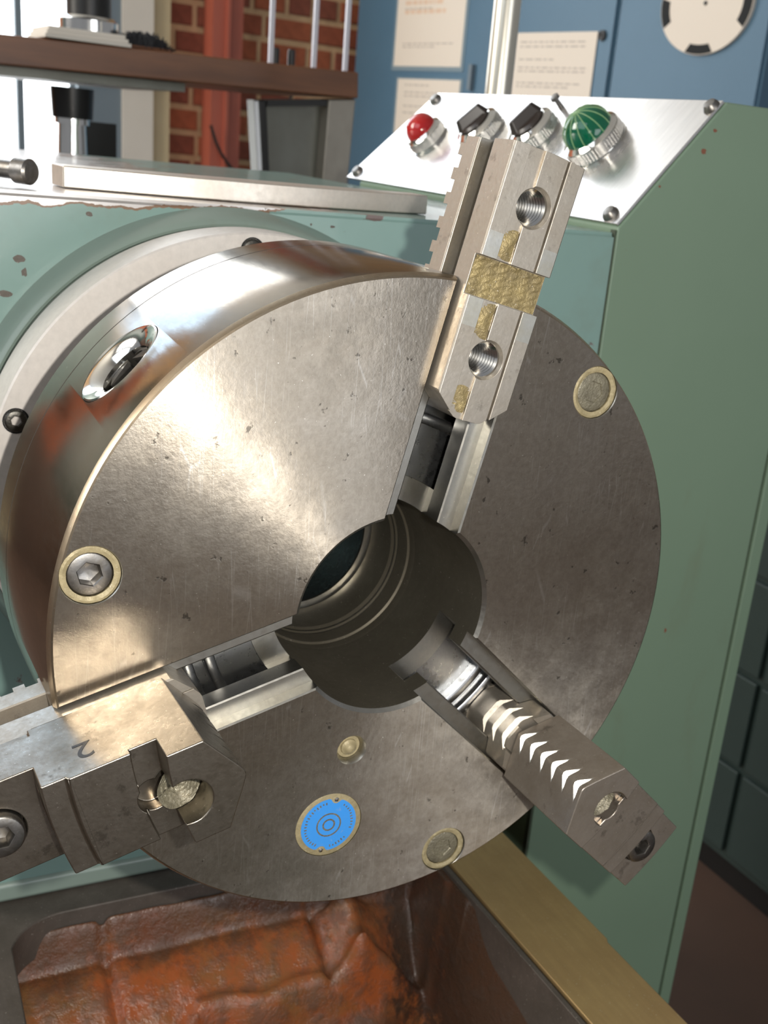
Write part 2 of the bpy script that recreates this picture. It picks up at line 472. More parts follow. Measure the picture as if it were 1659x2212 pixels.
tag(bm_obj('hanging_cable', cb, M['black']), 'thin dark cable looping across the red steel column', 'cable')

# blue cabinets at an angle behind the control panel
CD = Vector((-0.99269857, -0.12062154, 0)); CN = Vector((-0.12062154, 0.99269857, 0))
CP = CAM + ray(1200, 150) * 3000.0


def cabp(px, py, off=0.0):
    dd = ray(px, py); o = CP + CN * off; tt = (o - CAM).dot(CN) / dd.dot(CN); q = CAM + dd * tt
    return ((q - CP).dot(CD), q.z)


def cab3(s_, z, off=0.0): return tuple(CP + CD * s_ + CN * off + Vector((0, 0, z - CP.z)))


def cab_slab(poly, a, b, bm=None): return extrude(poly, lambda p, h: cab3(p[0], p[1], h), a, b, bm)


def rect(p, q): return [(p[0], p[1]), (q[0], p[1]), (q[0], q[1]), (p[0], q[1])]


sL = cabp(768, 100)[0]; sM = cabp(1325, 100)[0]; sR = cabp(1655, 100)[0]; ZT = 1000
for i, (a, b, lab) in enumerate(((sL, sM + 3, 'tall steel blue cabinet with notices taped to its door'), (sM - 3, sR, 'tall steel blue cabinet with an oval pale plate on its door'))):
    t = thing('steel_cabinet', lab, 'cabinet', cab3((a + b) / 2, -1000, 200))
    bm_obj('cabinet_body', cab_slab(rect((a, -1000), (b, ZT)), 8, 420), M['cabblue'], t)
    bm_obj('door', cab_slab(rect((a - 6, -960), (b + 6, ZT - 20)), 0, 7), M['cabblue'], t)
    if i == 0:
        p = cabp(1025, 140); q = cabp(1019, 195)
        bm_obj('handle', cab_slab(rect((p[0] + 8, p[1]), (q[0] - 8, q[1])), -14, 0), M['bluegrey'], t)
        p = cabp(1303, 77)
        bm_obj('lock', turned(cab3(p[0], p[1], 0), -CN, [(0, 13), (6, 12), (7, 5), (3, 0)], 16), M['black'], t)
    else:
        c0 = cabp(1530, 8); e = cabp(1435, 8); rad_s = abs(e[0] - c0[0]); rz = c0[1] - cabp(1530, 120)[1]
        poly = [(c0[0] + rad_s * math.cos(2 * PI * k / 48), c0[1] + rz * math.sin(2 * PI * k / 48)) for k in range(48)]
        pl = bm_obj('oval_plate', cab_slab(poly, -8, 0), M['paper'], t); pl['label'] = 'pale oval plate with dark slots round its rim'
        for aa_ in (PI * 1.5, PI * 1.06, PI * 1.94):
            sl = []
            for k in range(9):
                an = aa_ + (k / 8 - .5) * .62; sl.append((c0[0] + rad_s * .985 * math.cos(an), c0[1] + rz * .985 * math.sin(an)))
            for k in range(8, -1, -1):
                an = aa_ + (k / 8 - .5) * .5; sl.append((c0[0] + rad_s * .80 * math.cos(an), c0[1] + rz * .80 * math.sin(an)))
            bm_obj('slot', cab_slab(sl, -9, -7), M['void'], t)
        bm_obj('screw', turned(cab3(c0[0], c0[1], -8), -CN, [(0, 5), (3, 4), (4, 0)], 10), M['black'], t)
# notices
for lab, (x0, y0, x1, y1), slv, lines in (
        ('tall pale notice in a clear sleeve, upper of the two left of the steel tube', (868, -70, 996, 144), 1, ((12, .30, 1), (20, .36, 1), (78, .6, 2), (98, .6, 2), (88, .42, 1), (165, .8, 1), (172, .5, 1))),
        ('pale notice below another, partly hidden by the control panel', (862, 172, 982, 320), 1, ((14, .4, 1), (30, .7, 1), (38, .7, 1), (60, .5, 1), (75, .6, 1))),
        ('wide cream notice right of the steel tube with rows of faint print', (1109, 70, 1274, 220), 0, ((22, .75, 1), (32, .8, 1), (60, .4, 1), (78, .8, 1), (86, .8, 1), (112, .8, 1), (120, .6, 1)))):
    p, q = cabp(x0, y0), cabp(x1, y1); yt = (cabp((x0 + x1) / 2, y0)[1], cabp((x0 + x1) / 2, y1)[1])
    t = thing('notice', lab, 'paper', cab3((p[0] + q[0]) / 2, yt[1], -2), 'notices on the blue cabinet')
    if slv: bm_obj('plastic_sleeve', cab_slab(rect((p[0] + 12, yt[0] + 4), (q[0] - 12, yt[1] - 12)), -2.0, -0.4), M['sleeve'], t)
    bm_obj('sheet', cab_slab(rect((p[0], yt[0]), (q[0], yt[1])), -3.2, -2.1), M['paper'], t)
    tx = bmesh.new(); tx2 = bmesh.new()
    H = yt[0] - yt[1]; n_px = y1 - y0; W_ = p[0] - q[0]
    for yy, ln, kk in lines:
        z0 = yt[0] - H * yy / n_px; s0 = p[0] - W_ * .12
        # a row of little word blocks: the print is too faint to read in the picture
        sx = s0
        while sx > s0 - W_ * ln * .95:
            wl = random.uniform(10, 32); cab_slab(rect((sx, z0 + (3 if kk == 1 else 11)), (sx - wl, z0)), -3.5, -3.15, tx if kk == 1 else tx2); sx -= wl + 7
    for b_, mm in ((tx, M['ink']), (tx2, M['ink2'])):
        if len(b_.verts):
            o = bm_obj('print', b_, mm, t); o['kind'] = 'stuff'
        else: b_.free()
# dark green cabinet far right along the floor
t = thing('drawer_cabinet', 'dark green drawer cabinet standing on the brown floor beyond the lathe', 'cabinet', (-500, 1400, -1000))
bm_obj('carcass', box(-1600, 700, 1168, 1700, -940, -60), M['cabdark'], t)
bm_obj('plinth', box(-1590, 690, 1190, 1700, -1000, -940), M['black'], t)
for k in range(5):
    for x0 in (-1590, -830, -70):
        zt = -75 - k * 172
        bm_obj('drawer', box(x0, x0 + 745, 1158, 1167, zt - 160, zt), M['cabdark'], t, bevel=2)
        bm_obj('drawer_pull', box(x0 + 120, x0 + 625, 1146, 1157, zt - 36, zt - 24), M['cabdark'], t)
# steel tube standing behind the control box
tag(bm_obj('steel_tube', cyl((-837, 520, -1000), (-837, 520, 900), 15.8, 40), M['pipe']), 'upright satin steel tube behind the control panel', 'tube')

# ---------------------------------------------------------------- shelf board with its things (seen under and over its edge)
BX = -1300.0
bd = thing('wooden_board', 'thick varnished wooden board carried on steel above the headstock', 'board', (BX, 100, 262))
bm = extrude([(-700, 240), (549, 268), (547, 304), (-700, 277)], lambda p, h: (h, p[0], p[1]), BX - 420, BX)
bm_obj('plank', bm, M['wood'], bd, bevel=2)
bm = extrude([(-700, 228), (560 - 260, 250), (560 - 260, 261.5), (-700, 239.5)], lambda p, h: (h, p[0], p[1]), BX - 360, BX - 60)
bm_obj('under_rail', bm, M['grey'], bd)
br = thing('channel_bracket', 'grey steel channel bracket under the right end of the wooden board', 'bracket', (BX - 40, 480, 60))
o3 = lambda p, h: (h, p[0], p[1])
oz = [(398, 250), (549, 267), (537, -60), (430, -60)]
bm_obj('web', extrude(oz, o3, BX - 70, BX - 40), M['grey'], br)
bm_obj('flange', extrude([(505, 262), (549, 267), (537, -60), (496, -60)], o3, BX - 40, BX - 8), M['paleflange'], br, bevel=2)
bm_obj('edge_flange', extrude([(398, 250), (410, 251), (440, -60), (430, -60)], o3, BX - 40, BX - 18), M['black'], br, bevel=2)
bm_obj('top_flange', extrude([(410, 243), (505, 253), (505, 261), (410, 251)], o3, BX - 40, BX - 14), M['black'], br)
# black canister with chrome ring on the board
t = thing('black_canister', 'black cylinder with a chrome flange standing on pale cards on the board', 'cylinder', (BX - 60, 155, 300))
bm_obj('barrel', turned((BX - 60, 163, 331), (0, 0, 1), [(0, 0), (0, 30), (95, 30), (97, 33), (110, 33), (110, 0)], 32), M['black'], t)
bm_obj('chrome_flange', turned((BX - 60, 163, 312), (0, 0, 1), [(0, 0), (0, 40), (14, 40), (16, 36), (19, 34), (19, 0)], 40), M['chrome'], t)
t = thing('card_stack', 'pale printed cards lying flat under the black cylinder', 'cards', (BX - 60, 155, 288))
for k in range(3): bm_obj('card', box(BX - 120, BX + 5 - k * 4, 92 + 3 * k, 205 - 3 * k, 296.6 + 5.0 * k, 301.2 + 5.0 * k), M['paleframe'], t)
# brush: black bristles lying on the board
t = thing('hand_brush', 'black bristle brush lying on the board beside the cylinder', 'brush', (BX - 40, 230, 290))
bm_obj('brush_back', box(BX - 60, BX - 20, 207, 268, 298.5, 302), M['wood'], t, bevel=2)
hb = bmesh.new()
for k in range(420):
    yy = random.uniform(206, 270); u_ = (yy - 206) / 64; xx = random.uniform(BX - 60, BX - 20)
    hgt = 20 * math.sin(PI * min(1, max(.08, u_ * .85 + .15))) ** .6
    cyl((xx, yy, 300), (xx + random.uniform(-8, 8), yy + random.uniform(-9, 9), 298 + hgt + random.uniform(-5, 4)), .8, 3, hb)
o = bm_obj('bristles', hb, M['bristle'], t); o['kind'] = 'stuff'
rods = []
for yy, lab in ((417, 'leftmost of the three pale upright rods standing on the board'), (485, 'middle of the three pale upright rods standing on the board'), (536, 'rightmost pale upright rod, at the end of the wooden board')):
    zb = 240 + (yy + 700) * 28 / 1249 + 36.3
    tag(bm_obj('upright_rod', box(BX - 30, BX - 24, yy - 3.2, yy + 3.2, zb, 900), M['rod']), lab, 'rod', 'pale rods on the board')
for yy, lab in ((437, 'small black peg on the board, left of the two'), (462, 'small black peg on the board, right of the two')):
    zb = 240 + (yy + 700) * 28 / 1249 + 36.3
    tag(bm_obj('black_peg', turned((BX - 60, yy, zb), (0, 0, 1), [(0, 0), (0, 5.5), (22, 5.5), (24, 4), (24, 0)], 14), M['black']), lab, 'peg', 'black pegs on the board')
# chrome column under the board with grey column beside it
t = thing('machine_column', 'black and chrome round column standing under the wooden board', 'column', (BX - 150, 140, -1000))
bm_obj('pillar', turned((BX - 150, 158, -1000), (0, 0, 1), [(0, 60), (1100, 60), (1100, 24), (1190, 21), (1190, 26), (1236, 26), (1236, 0)], 40), M['chrome'], t)
bm_obj('black_collar', turned((BX - 150, 158, 198), (0, 0, 1), [(0, 21.5), (0, 29), (38, 31), (42, 31), (42, 21.5)], 40, closed=True), M['black'], t)
bm_obj('black_shroud', extrude([(-23, -30), (30, -30), (30, -8), (-8, -2), (-23, -2)], lambda p, h: (BX - 150 + p[1] * .8 - 8, 166 + p[0] + 30, h), -1000, 196), M['black'], t)

# ---------------------------------------------------------------- lathe: headstock, bed, electrical cabinet
HX = -255.0
hs = thing('headstock', 'chipped blue-green lathe headstock casting behind the chuck', 'headstock', (-500, 0, -299))
hb = box(-900, HX, -184, 286.5, -299.5, 167)
bmesh.ops.bevel(hb, geom=[e for e in hb.edges if abs(e.verts[0].co.z - 167) < .1 and abs(e.verts[1].co.z - 167) < .1 and abs(e.verts[0].co.x - HX) < .1 and abs(e.verts[1].co.x - HX) < .1], offset=3, segments=3, affect='EDGES')


def chipped_green():
    t = NT('chipped_headstock_enamel')
    a = t.noise(5, 4, .5, lo=.3, hi=.7); c = t.mix(a, (.205, .32, .29), (.18, .285, .255))
    ch = t.noise(26, 5, .58, lo=.66, hi=.675)
    sep = t.n('ShaderNodeSeparateXYZ'); t.l(t.co(), sep.inputs[0])
    # bare metal where the paint has chipped off along the top edge (the origin lies 466.5 mm below it)
    nz = t.noise(30, 5, .6); lim = t.math('ADD', sep.outputs[2], t.math('MULTIPLY', nz, .016))
    yl = t.n('ShaderNodeMapRange'); t.l(sep.outputs[1], yl.inputs[0]); yl.inputs[1].default_value = -.10; yl.inputs[2].default_value = .12; yl.inputs[3].default_value = .0015; yl.inputs[4].default_value = -.0078
    lim = t.math('ADD', lim, yl.outputs[0])
    st = t.math('GREATER_THAN', lim, .4700)
    rust = t.math('GREATER_THAN', t.math('ADD', lim, .0013), .4700)
    c = t.mix(ch, c, (.15, .11, .10)); c = t.mix(rust, c, (.22, .13, .08)); c = t.mix(st, c, (.60, .57, .55))
    d_ = t.noise(9, 5, .7, lo=.55, hi=.8); c = t.mix(t.math('MULTIPLY', d_, .3), c, (.15, .14, .08))
    t.set(Base_Color=c, Roughness=.3, Metallic=t.math('MULTIPLY', st, .6), Coat_Weight=.2)
    t.bump(t.math('ADD', t.math('MULTIPLY', t.math('ADD', ch, st), -2.0), t.noise(35, 4, .5)), .2, .0012)
    return t.m


M['headstock'] = chipped_green()
bm_obj('casting', hb, M['headstock'], hs)
# raised boss around the spindle, softly rounded
prof = [(-256, 60), (-256, 166), (-253, 164.6), (-249, 163.4), (-245, 162), (-241.5, 160.6), (-239.3, 159.2), (-238.4, 157.9), (-238.8, 156.4), (-240.5, 155.4), (-240.5, 60)]
bm_obj('spindle_boss', lathe(prof, 128), M['green'], hs)
bm_obj('gasket_line', lathe([(-240.4, 120), (-240.4, 155), (-232, 155), (-232, 120)], 96), M['green_dark'], hs)
cr = bm_obj('cover_ring', lathe([(-231.9, 60), (-231.9, 157), (-201, 157), (-200, 156), (-200, 60)], 160), M['ring'], hs)


def cap_screw(name, pos, rad, hex_r, parent, local=False, mat='bolt', fill=False, depth=6, dr=(1, 0, 0)):
    """socket head screw: head top at pos facing dr"""
    p = Vector(pos); dr = Vector(dr).normalized(); q = dr.orthogonal().normalized(); t_ = dr.cross(q)
    bm = bmesh.new(); seg = 36; hx = 6
    hd = 10 if depth >= 6 else depth + 3
    rings = []
    for h, rr in ((-hd, rad), (-1.0, rad), (-.25, rad - .5), (0, rad - 1.0)):
        rings.append([bm.verts.new(p + dr * h + rr * (math.cos(2 * PI * i / seg) * q + math.sin(2 * PI * i / seg) * t_)) for i in range(seg)])
    bm.faces.new(rings[0][::-1])

    def hexring(h, s_):
        out = []
        for i in range(seg):
            a = 2 * PI * i / seg; k = a % (PI / 3) - PI / 6; rr = hex_r * s_ * math.cos(PI / 6) / math.cos(k)
            out.append(bm.verts.new(p + dr * h + rr * (math.cos(a) * q + math.sin(a) * t_)))
        return out
    dd = .8 if fill else depth
    rings += [hexring(0, 1.08), hexring(-.5, 1.0), hexring(-dd, 1.0)]
    for A, B in zip(rings, rings[1:]):
        for i in range(seg): bm.faces.new((A[i], A[(i + 1) % seg], B[(i + 1) % seg], B[i]))
    c = bm.verts.new(p + dr * (-dd - (.1 if fill else 1.0)))
    for i in range(seg): bm.faces.new((rings[-1][i], rings[-1][(i + 1) % seg], c))
    return bm_obj(name, bm, M[mat], parent, local=local, angle=35)


for an in (160.0, 92.5, 25.0, -42, -110, 227):
    rr = 147.3; y_, z_ = rr * math.cos(math.radians(an)), rr * math.sin(math.radians(an))
    bm_obj('screw_recess', turned((-199.8, y_, z_), (-1, 0, 0), [(0, 7.2), (0, 6.4), (.35, 6.4), (.35, 0)], 24), M['void'], hs)
    cap_screw('ring_screw', (-198.4, y_, z_), 6.3, 2.9, hs, mat='darkbolt', depth=3)
bm_obj('spindle_nose', lathe([(-215, 42), (-215, 105), (-150, 105), (-150, 120), (-126, 120), (-126, 42)], 96), M['slot'], hs)
bm_obj('spindle_bore', lathe([(-800, 41), (-126, 41)], 64, closed=False), M['scroll'], hs)
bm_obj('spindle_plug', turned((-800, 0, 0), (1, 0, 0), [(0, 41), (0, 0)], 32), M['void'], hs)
# base foot of the headstock
fb = box(-900, -252, -182, 286, -299.6, -284)
bm_obj('foot_flange', fb, M['green'], hs, bevel=4)

# bed
bed = thing('lathe_bed', 'lathe bed casting with flaking orange paint inside and bare steel ways', 'bed', (0, 0, -700))


def rc(cx_, cy_, rr, a0, a1, n=8): return [(cx_ + rr * math.cos(math.radians(a0 + (a1 - a0) * k / n)), cy_ + rr * math.sin(math.radians(a0 + (a1 - a0) * k / n))) for k in range(n + 1)]


# top plate behind and left of the well: grey bare casting
outl = [(-900, -232), (900, -232), (900, -170)] + [(60, -166)] + rc(-188, -112, 42, 250, 180, 10) + [(-230, 158), (-900, 158)]
bm_obj('bed_top', extrude(outl, lambda p, h: (p[0], p[1], h), -330, -300), M['bedtop'], bed, bevel=1.2)
bm_obj('bed_way', extrude([(-900, 168), (900, 168), (900, 227.5), (-63, 227.5), (-67, 229.5), (-900, 229.5)], lambda p, h: (p[0], p[1], h), -345, -299.6), M['way'], bed, bevel=.8)
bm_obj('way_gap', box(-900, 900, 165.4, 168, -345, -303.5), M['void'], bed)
bm_obj('way_rail', box(-228, 900, 161.4, 165.4, -345, -300.6), M['bedtop'], bed, bevel=.6)
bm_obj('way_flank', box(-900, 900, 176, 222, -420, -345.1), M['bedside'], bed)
# the well between the ways: one uneven cast surface
NX, NY = 150, 120
xs = [-229 + (560 * (i / NX) ** 1.5) for i in range(NX + 1)]; ys = [-166 + 328 * j / NY for j in range(NY + 1)]


def sm(a, b, x):
    t_ = max(0.0, min(1.0, (x - a) / (b - a))); return t_ * t_ * (3 - 2 * t_)


def well(x, y):
    dx = x + 229
    # chute: short wall, then a rounded slope toward the front, ending in a lip over a deeper pit
    z = -312 - 30 * sm(0, 10, dx) - 85 * sm(6, 130, dx) - .22 * max(0, dx - 60)
    lip = 57 + 2 * math.sin((y + 20) / 30.0) + .7 * max(0, -32 - y) + 1.5 * math.sin(y / 9.0)
    z -= 24 * sm(lip, lip + 5, dx)
    z += 7 * math.exp(-((dx - lip + 4) / 5) ** 2) * (1 - sm(lip, lip + 6, dx))
    # left partition and right rib
    z -= 6 * math.exp(-((y + 88) / 3.0) ** 2) * (1 - sm(52, 62, dx))
    z -= 7 * math.exp(-((y - 66) / 3.0) ** 2) * (1 - sm(52, 62, dx))
    z += 20 * math.exp(-((y - 92) / 11) ** 2) * sm(4, 14, dx) * (1 - sm(50, 62, dx)) * (1 + .18 * math.sin(dx / 7.0))
    z -= 55 * sm(104, 160, y) * sm(0, 40, dx)
    # walls at both sides
    z += 14 * (1 - sm(-162, -140, y)) * sm(4, 40, dx)
    z += (190 * sm(150, 161, y)) * sm(0, 30, dx)
    return z + .5 * math.sin(x * .11 + y * .07) + .3 * math.sin(y * .21 - x * .08)


bm = bmesh.new(); G = [[bm.verts.new((x, y, min(-304, well(x, y)))) for y in ys] for x in xs]
for i in range(NX):
    for j in range(NY): bm.faces.new((G[i][j], G[i + 1][j], G[i + 1][j + 1], G[i][j + 1]))
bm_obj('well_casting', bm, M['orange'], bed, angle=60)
for y_, x_ in ((6, -146), (88, -146)):
    z_ = well(x_, y_)
    bm_obj('bolt_boss', turned((x_, y_, z_ - 4), (0, 0, 1), [(0, 17), (6, 15), (7, 13), (7, 9)], 28), M['bedtop'], bed)
    cap_screw('bed_bolt', (x_, y_, z_ + 5), 9, 4.2, bed, mat='bolt', depth=4, dr=(0, 0, 1))
bm_obj('bed_side', box(-900, 900, -232, -172, -1000, -331), M['green_cab'], bed)
bm_obj('bed_side', box(-900, 900, 172, 229, -1000, -421), M['green_cab'], bed)

# electrical cabinet with the sloping control panel
ec = thing('electrical_cabinet', 'tall green cabinet behind the lathe with a sloping bright control panel', 'cabinet', (-500, 390, -999))
prof = [(289, -998), (289, 170.5), (370, 263), (480.5, 263), (480.5, -998)]
bm_obj('cabinet_body', extrude(prof, lambda p, h: (h, p[0], p[1]), -706, HX), M['green_cab'], ec, bevel=1.5)
bm_obj('seam', box(-706, HX - 3, 480.6, 483.4, -998, 261), M['green_dark'], ec)
bm_obj('rear_rail', box(-706, HX + .5, 483.4, 497.5, -998, 262.5), M['green_cab'], ec, bevel=2)
bm_obj('corner_seam', box(HX - 6, HX - .8, 287.2, 288.6, -400, 169), M['green_dark'], ec)
PN = Vector((0, -(263 - 170.5), 370 - 289)).normalized(); PU = Vector((0, 370 - 289, 263 - 170.5)).normalized()


def pan(x, s_, h=0.0): return Vector((x, 289, 170.5)) + PU * s_ + PN * h


def pan_t(p, h): return tuple(pan(p[0], p[1], h))


LP = PU.length; plen = math.hypot(81, 92.5)
cp = bm_obj('control_panel', extrude([(-HX * -1 - 1.5, 1.5), (-HX * -1 - 1.5, plen - 1), (-700, plen - 1), (-738, 1.5)], pan_t, .3, 2.6), M['plate'], ec, bevel=.5)
for x_, s_ in ((-262, 114.5), (-271, 8.5), (-690, 112), (-722, 10)):
    bm_obj('panel_screw', turned(pan(x_, s_, 2.6), PN, [(0, 6.5), (1.5, 6.3), (4.5, 4.5), (5.2, 0)], 20), M['bolt'], cp)


def bezel(x_, s_, rad, h=13, rad_in=None):
    rad_in = rad_in or rad * .74
    o_ = bm_obj('bezel', turned(pan(x_, s_, 2.6), PN, [(0, rad + 1.5), (1.2, rad + 1.5), (1.5, rad), (h - 3, rad), (h - 2.4, rad - 1.2), (h, rad_in + 1.5), (h, rad_in), (2, rad_in)], 64), M['chrome'], ec)
    kb = bmesh.new()
    for k in range(54):
        a = 2 * PI * k / 54; q = PN.orthogonal().normalized(); t_ = PN.cross(q)
        c = pan(x_, s_, 2.6) + (rad + .1) * (math.cos(a) * q + math.sin(a) * t_)
        cyl(c + PN * 2.5, c + PN * (h - 4), .75, 5, kb)
    k_ = bm_obj('knurl', kb, M['chrome'], o_); k_['kind'] = 'stuff'
    return o_


def lens(name, x_, s_, rad, hgt, mat, ribs=None):
    prof = [(2.7, rad), (hgt - rad * .92, rad)] + [(hgt - rad * .92 + rad * .92 * math.sin(a * PI / 16), rad * math.cos(a * PI / 16)) for a in range(1, 8)] + [(hgt, 0)]
    lo = bm_obj(name, turned(pan(x_, s_), PN, prof, 48), M[mat], ec, angle=60)
    if ribs:
        q = PN.orthogonal().normalized(); t_ = PN.cross(q)
        for k in range(14):
            a = 2 * PI * k / 14; rb = bmesh.new(); pts = []
            for e in range(9):
                b_ = e * PI / 16 * 1.02; rr = rad * math.cos(b_) + .25; pts.append(pan(x_, s_, hgt - rad * .92 + rad * .92 * math.sin(b_)) + rr * (math.cos(a) * q + math.sin(a) * t_))
            for p, q2 in zip(pts, pts[1:]): cyl(p, q2, .42, 5, rb)
            bm_obj('rib', rb, M[ribs], lo)
    return lo


bezel(-630, 60, 19, 14); lens('red_lens', -630, 60, 15.5, 31, 'redglass')
bezel(-357, 71, 24, 15); lens('green_lens', -357, 71, 20, 36, 'greenglass', 'greenline')


def switch(x_, s_, turn):
    bezel(x_, s_, 21.5, 15, 15)
    kb = turned(pan(x_, s_, 3), PN, [(0, 15), (16, 14.5), (18, 12), (18, 0)], 32)
    o_ = bm_obj('knob_base', kb, M['knob'], ec)
    q = (Matrix.Rotation(turn, 3, PN) @ Vector((1, 0, 0))); r_ = PN.cross(q)
    pts = [(-15, -5.5), (15, -5.5), (19, 0), (15, 5.5), (-15, 5.5), (-19, 0)]
    gb = bmesh.new(); A = [gb.verts.new(pan(x_, s_, 18.5) + q * a * .9 + r_ * b) for a, b in pts]; B = [gb.verts.new(pan(x_, s_, 29) + q * a * .7 + r_ * b * .3) for a, b in pts]
    gb.faces.new(A[::-1]); gb.faces.new(B)
    for i in range(6): gb.faces.new((A[i], A[(i + 1) % 6], B[(i + 1) % 6], B[i]))
    bm_obj('grip', gb, M['knob'], o_, bevel=.8)


switch(-540, 72, 1.15); switch(-452, 75, 1.35)
bm_obj('small_eyelet', turned(pan(-452, 108, 2.6), PN, [(0, 2.5), (9, 2), (10, 4), (13, 4), (14, 0)], 14), M['bolt'], ec)

def chip(px, py, w_, h_, mat, parent, name='paint_chip'):
    c = at(px, py, 0, HX); poly = []
    for k in range(11):
        a = 2 * PI * k / 11; rr = random.uniform(.7, 1.15); poly.append((c.y + w_ * rr * math.cos(a), c.z + h_ * rr * math.sin(a)))
    o_ = bm_obj(name, extrude(poly, lambda p, h: (h, p[0], p[1]), HX + .01, HX + .12), M[mat], parent, angle=10); o_['label'] = 'patch of chipped paint'


for q in ((1437, 1362, 1.3, 2.4), (1520, 328, 2.6, 2.2), (1545, 282, 2.0, 1.2), (1425, 403, 1.1, 1.1)): chip(*q, 'rust', ec)
for q in ((40, 560, 3.6, 2.2), (52, 588, 1.8, 2.6), (10, 634, 4.2, 2.0), (192, 462, 2.4, 1.4), (650, 492, .9, .9), (718, 490, 1.9, .9), (672, 485, .8, .8)): chip(*q, 'bedtop', hs)

# steel plate lying on top of the headstock, its long edge slightly bowed
bow = [(-292 + 16 * (1 - ((y_ - 35) / 125.0) ** 2) - 12, y_) for y_ in range(158, -92, -8)]
bm_obj_ = bm_obj('steel_flat_plate', extrude([(p[0], p[1]) for p in bow] + [(-328, -92), (-328, 158)], lambda p, h: (p[0], p[1], h), 167.4, 180.0), M['flat'], None, bevel=1)
tag(bm_obj_, 'bright curved-edge steel plate lying on top of the headstock', 'plate')
t = thing('lever_shaft', 'short grey shaft with a round collared end lying on the headstock top at left', 'shaft', (-280, -125, 168))
bm_obj('shaft', cyl((-330, -150, 176), (-285, -118, 176), 5.2, 24), M['bolt'], t)
bm_obj('collar', turned((-287, -119, 176), (.55, .45, 0), [(0, 0), (0, 7.2), (9, 7.2), (10.5, 6), (11, 4), (10, 0)], 28), M['bolt'], t)
bm_obj('shaft', cyl((-300, -260, 175), (-300, -131, 175.4), 5.4, 20), M['black'], t)

# ---------------------------------------------------------------- the chuck
TH0 = math.radians(76.66)
TH = [TH0, TH0 + 2 * PI / 3, TH0 + 4 * PI / 3]
MID = [TH0 + PI / 3, TH0 + PI, TH0 + 5 * PI / 3]


def rotx(bm, a):
    bmesh.ops.rotate(bm, verts=bm.verts, cent=(0, 0, 0), matrix=Matrix.Rotation(a, 3, 'X')); return bm


def polar(x, rr, a): return Vector((x, rr * math.cos(a), rr * math.sin(a)))


chuck = thing('lathe_chuck', 'large worn steel three-slot lathe chuck filling the picture, blue disc on its face', 'chuck', (-125, 0, 0))
SEG = 192
body = lathe([(0, 51.4), (0, 159.2), (-.5, 160.0), (-3.6, 161.3), (-100.6, 161.3), (-100.6, 49.6), (-1.8, 49.6)], SEG)
cut = []
for a in TH:
    pr = [(3, 21.5), (.0, 21.2), (-.8, 20.45), (-8, 20.45), (-8, 12.9), (-8.6, 12.2), (-20, 12.2), (-20, 20.2), (-38, 20.2)]
    poly = pr + [(p[0], -p[1]) for p in reversed(pr)]
    cut.append(rotx(extrude(poly, lambda p, h: (p[0], h, p[1]), 25, 180), a))
cut.append(lathe([(-31.9, 62), (-31.9, 152), (-60, 152), (-60, 62)], 128))
bolts = [(math.radians(47.3), True), (math.radians(166.8), False), (math.radians(-73.2), True)]
for a, _ in bolts:
    p = polar(0, 147.3, a); cut.append(turned((-14, p.y, p.z), (1, 0, 0), [(0, 0), (0, 12.9), (13.6, 12.9), (15, 14.0), (15, 0)], 48))
for a in MID:
    cut.append(cyl(polar(-61, 128, a), polar(-61, 175, a), 23, 56))
pc = polar(0, 114.3, math.radians(-103.6)); cut.append(turned((-1.3, pc.y, pc.z), (1, 0, 0), [(0, 0), (0, 18), (2, 18), (2, 0)], 56))
gc = polar(0, 71.9, math.radians(-103.9)); cut.append(turned((-5, gc.y, gc.z), (1, 0, 0), [(0, 0), (0, 6.2), (4.2, 7.4), (6, 8.8), (6, 0)], 40))
me = boolean(body, cut)
b_ = me_obj('chuck_body', me, [M['face'], M['body'], M['slot'], M['bore'], M['edge']], chuck, angle=28)
for p in b_.data.polygons:
    c = p.center; rr = math.hypot(c.y, c.z) * 1000; x_ = (c.x * 1000) - 125; n_ = p.normal
    rad_n = (n_.y * c.y + n_.z * c.z) / max(1e-9, math.hypot(c.y, c.z))
    if x_ > -.02 and n_.x > .99: p.material_index = 0
    elif rr > 158.5 and rad_n > .2: p.material_index = 4 if x_ > -3.7 else 1
    elif rr < 52.0 and rad_n < -.9: p.material_index = 3 if x_ < -3 else 2
    else: p.material_index = 2
bm_obj('back_ring', lathe([(-101.3, 49.6), (-101.3, 160.7), (-101.7, 161.3), (-123.5, 161.3), (-125, 160), (-125, 49.6)], SEG), M['body'], chuck)
bm_obj('groove_line', lathe([(-100.5, 140), (-100.5, 160.5), (-101.4, 160.5), (-101.4, 140)], SEG), M['edge'], chuck)
# bore sleeve with its stepped ring
bm_obj('bore_sleeve', lathe([(-76, 49.55), (-78, 49.2), (-82, 49.2), (-83, 48.2), (-93, 47.6), (-94.4, 46.6), (-96, 46.6), (-98, 45.4), (-124, 45.4), (-124, 49.55)], 128), M['bore'], chuck)
bm_obj('bright_step', lathe([(-92.6, 47.7), (-92.6, 48.4), (-95.6, 47.0), (-95.6, 46.3)], 128), M['slot'], chuck)
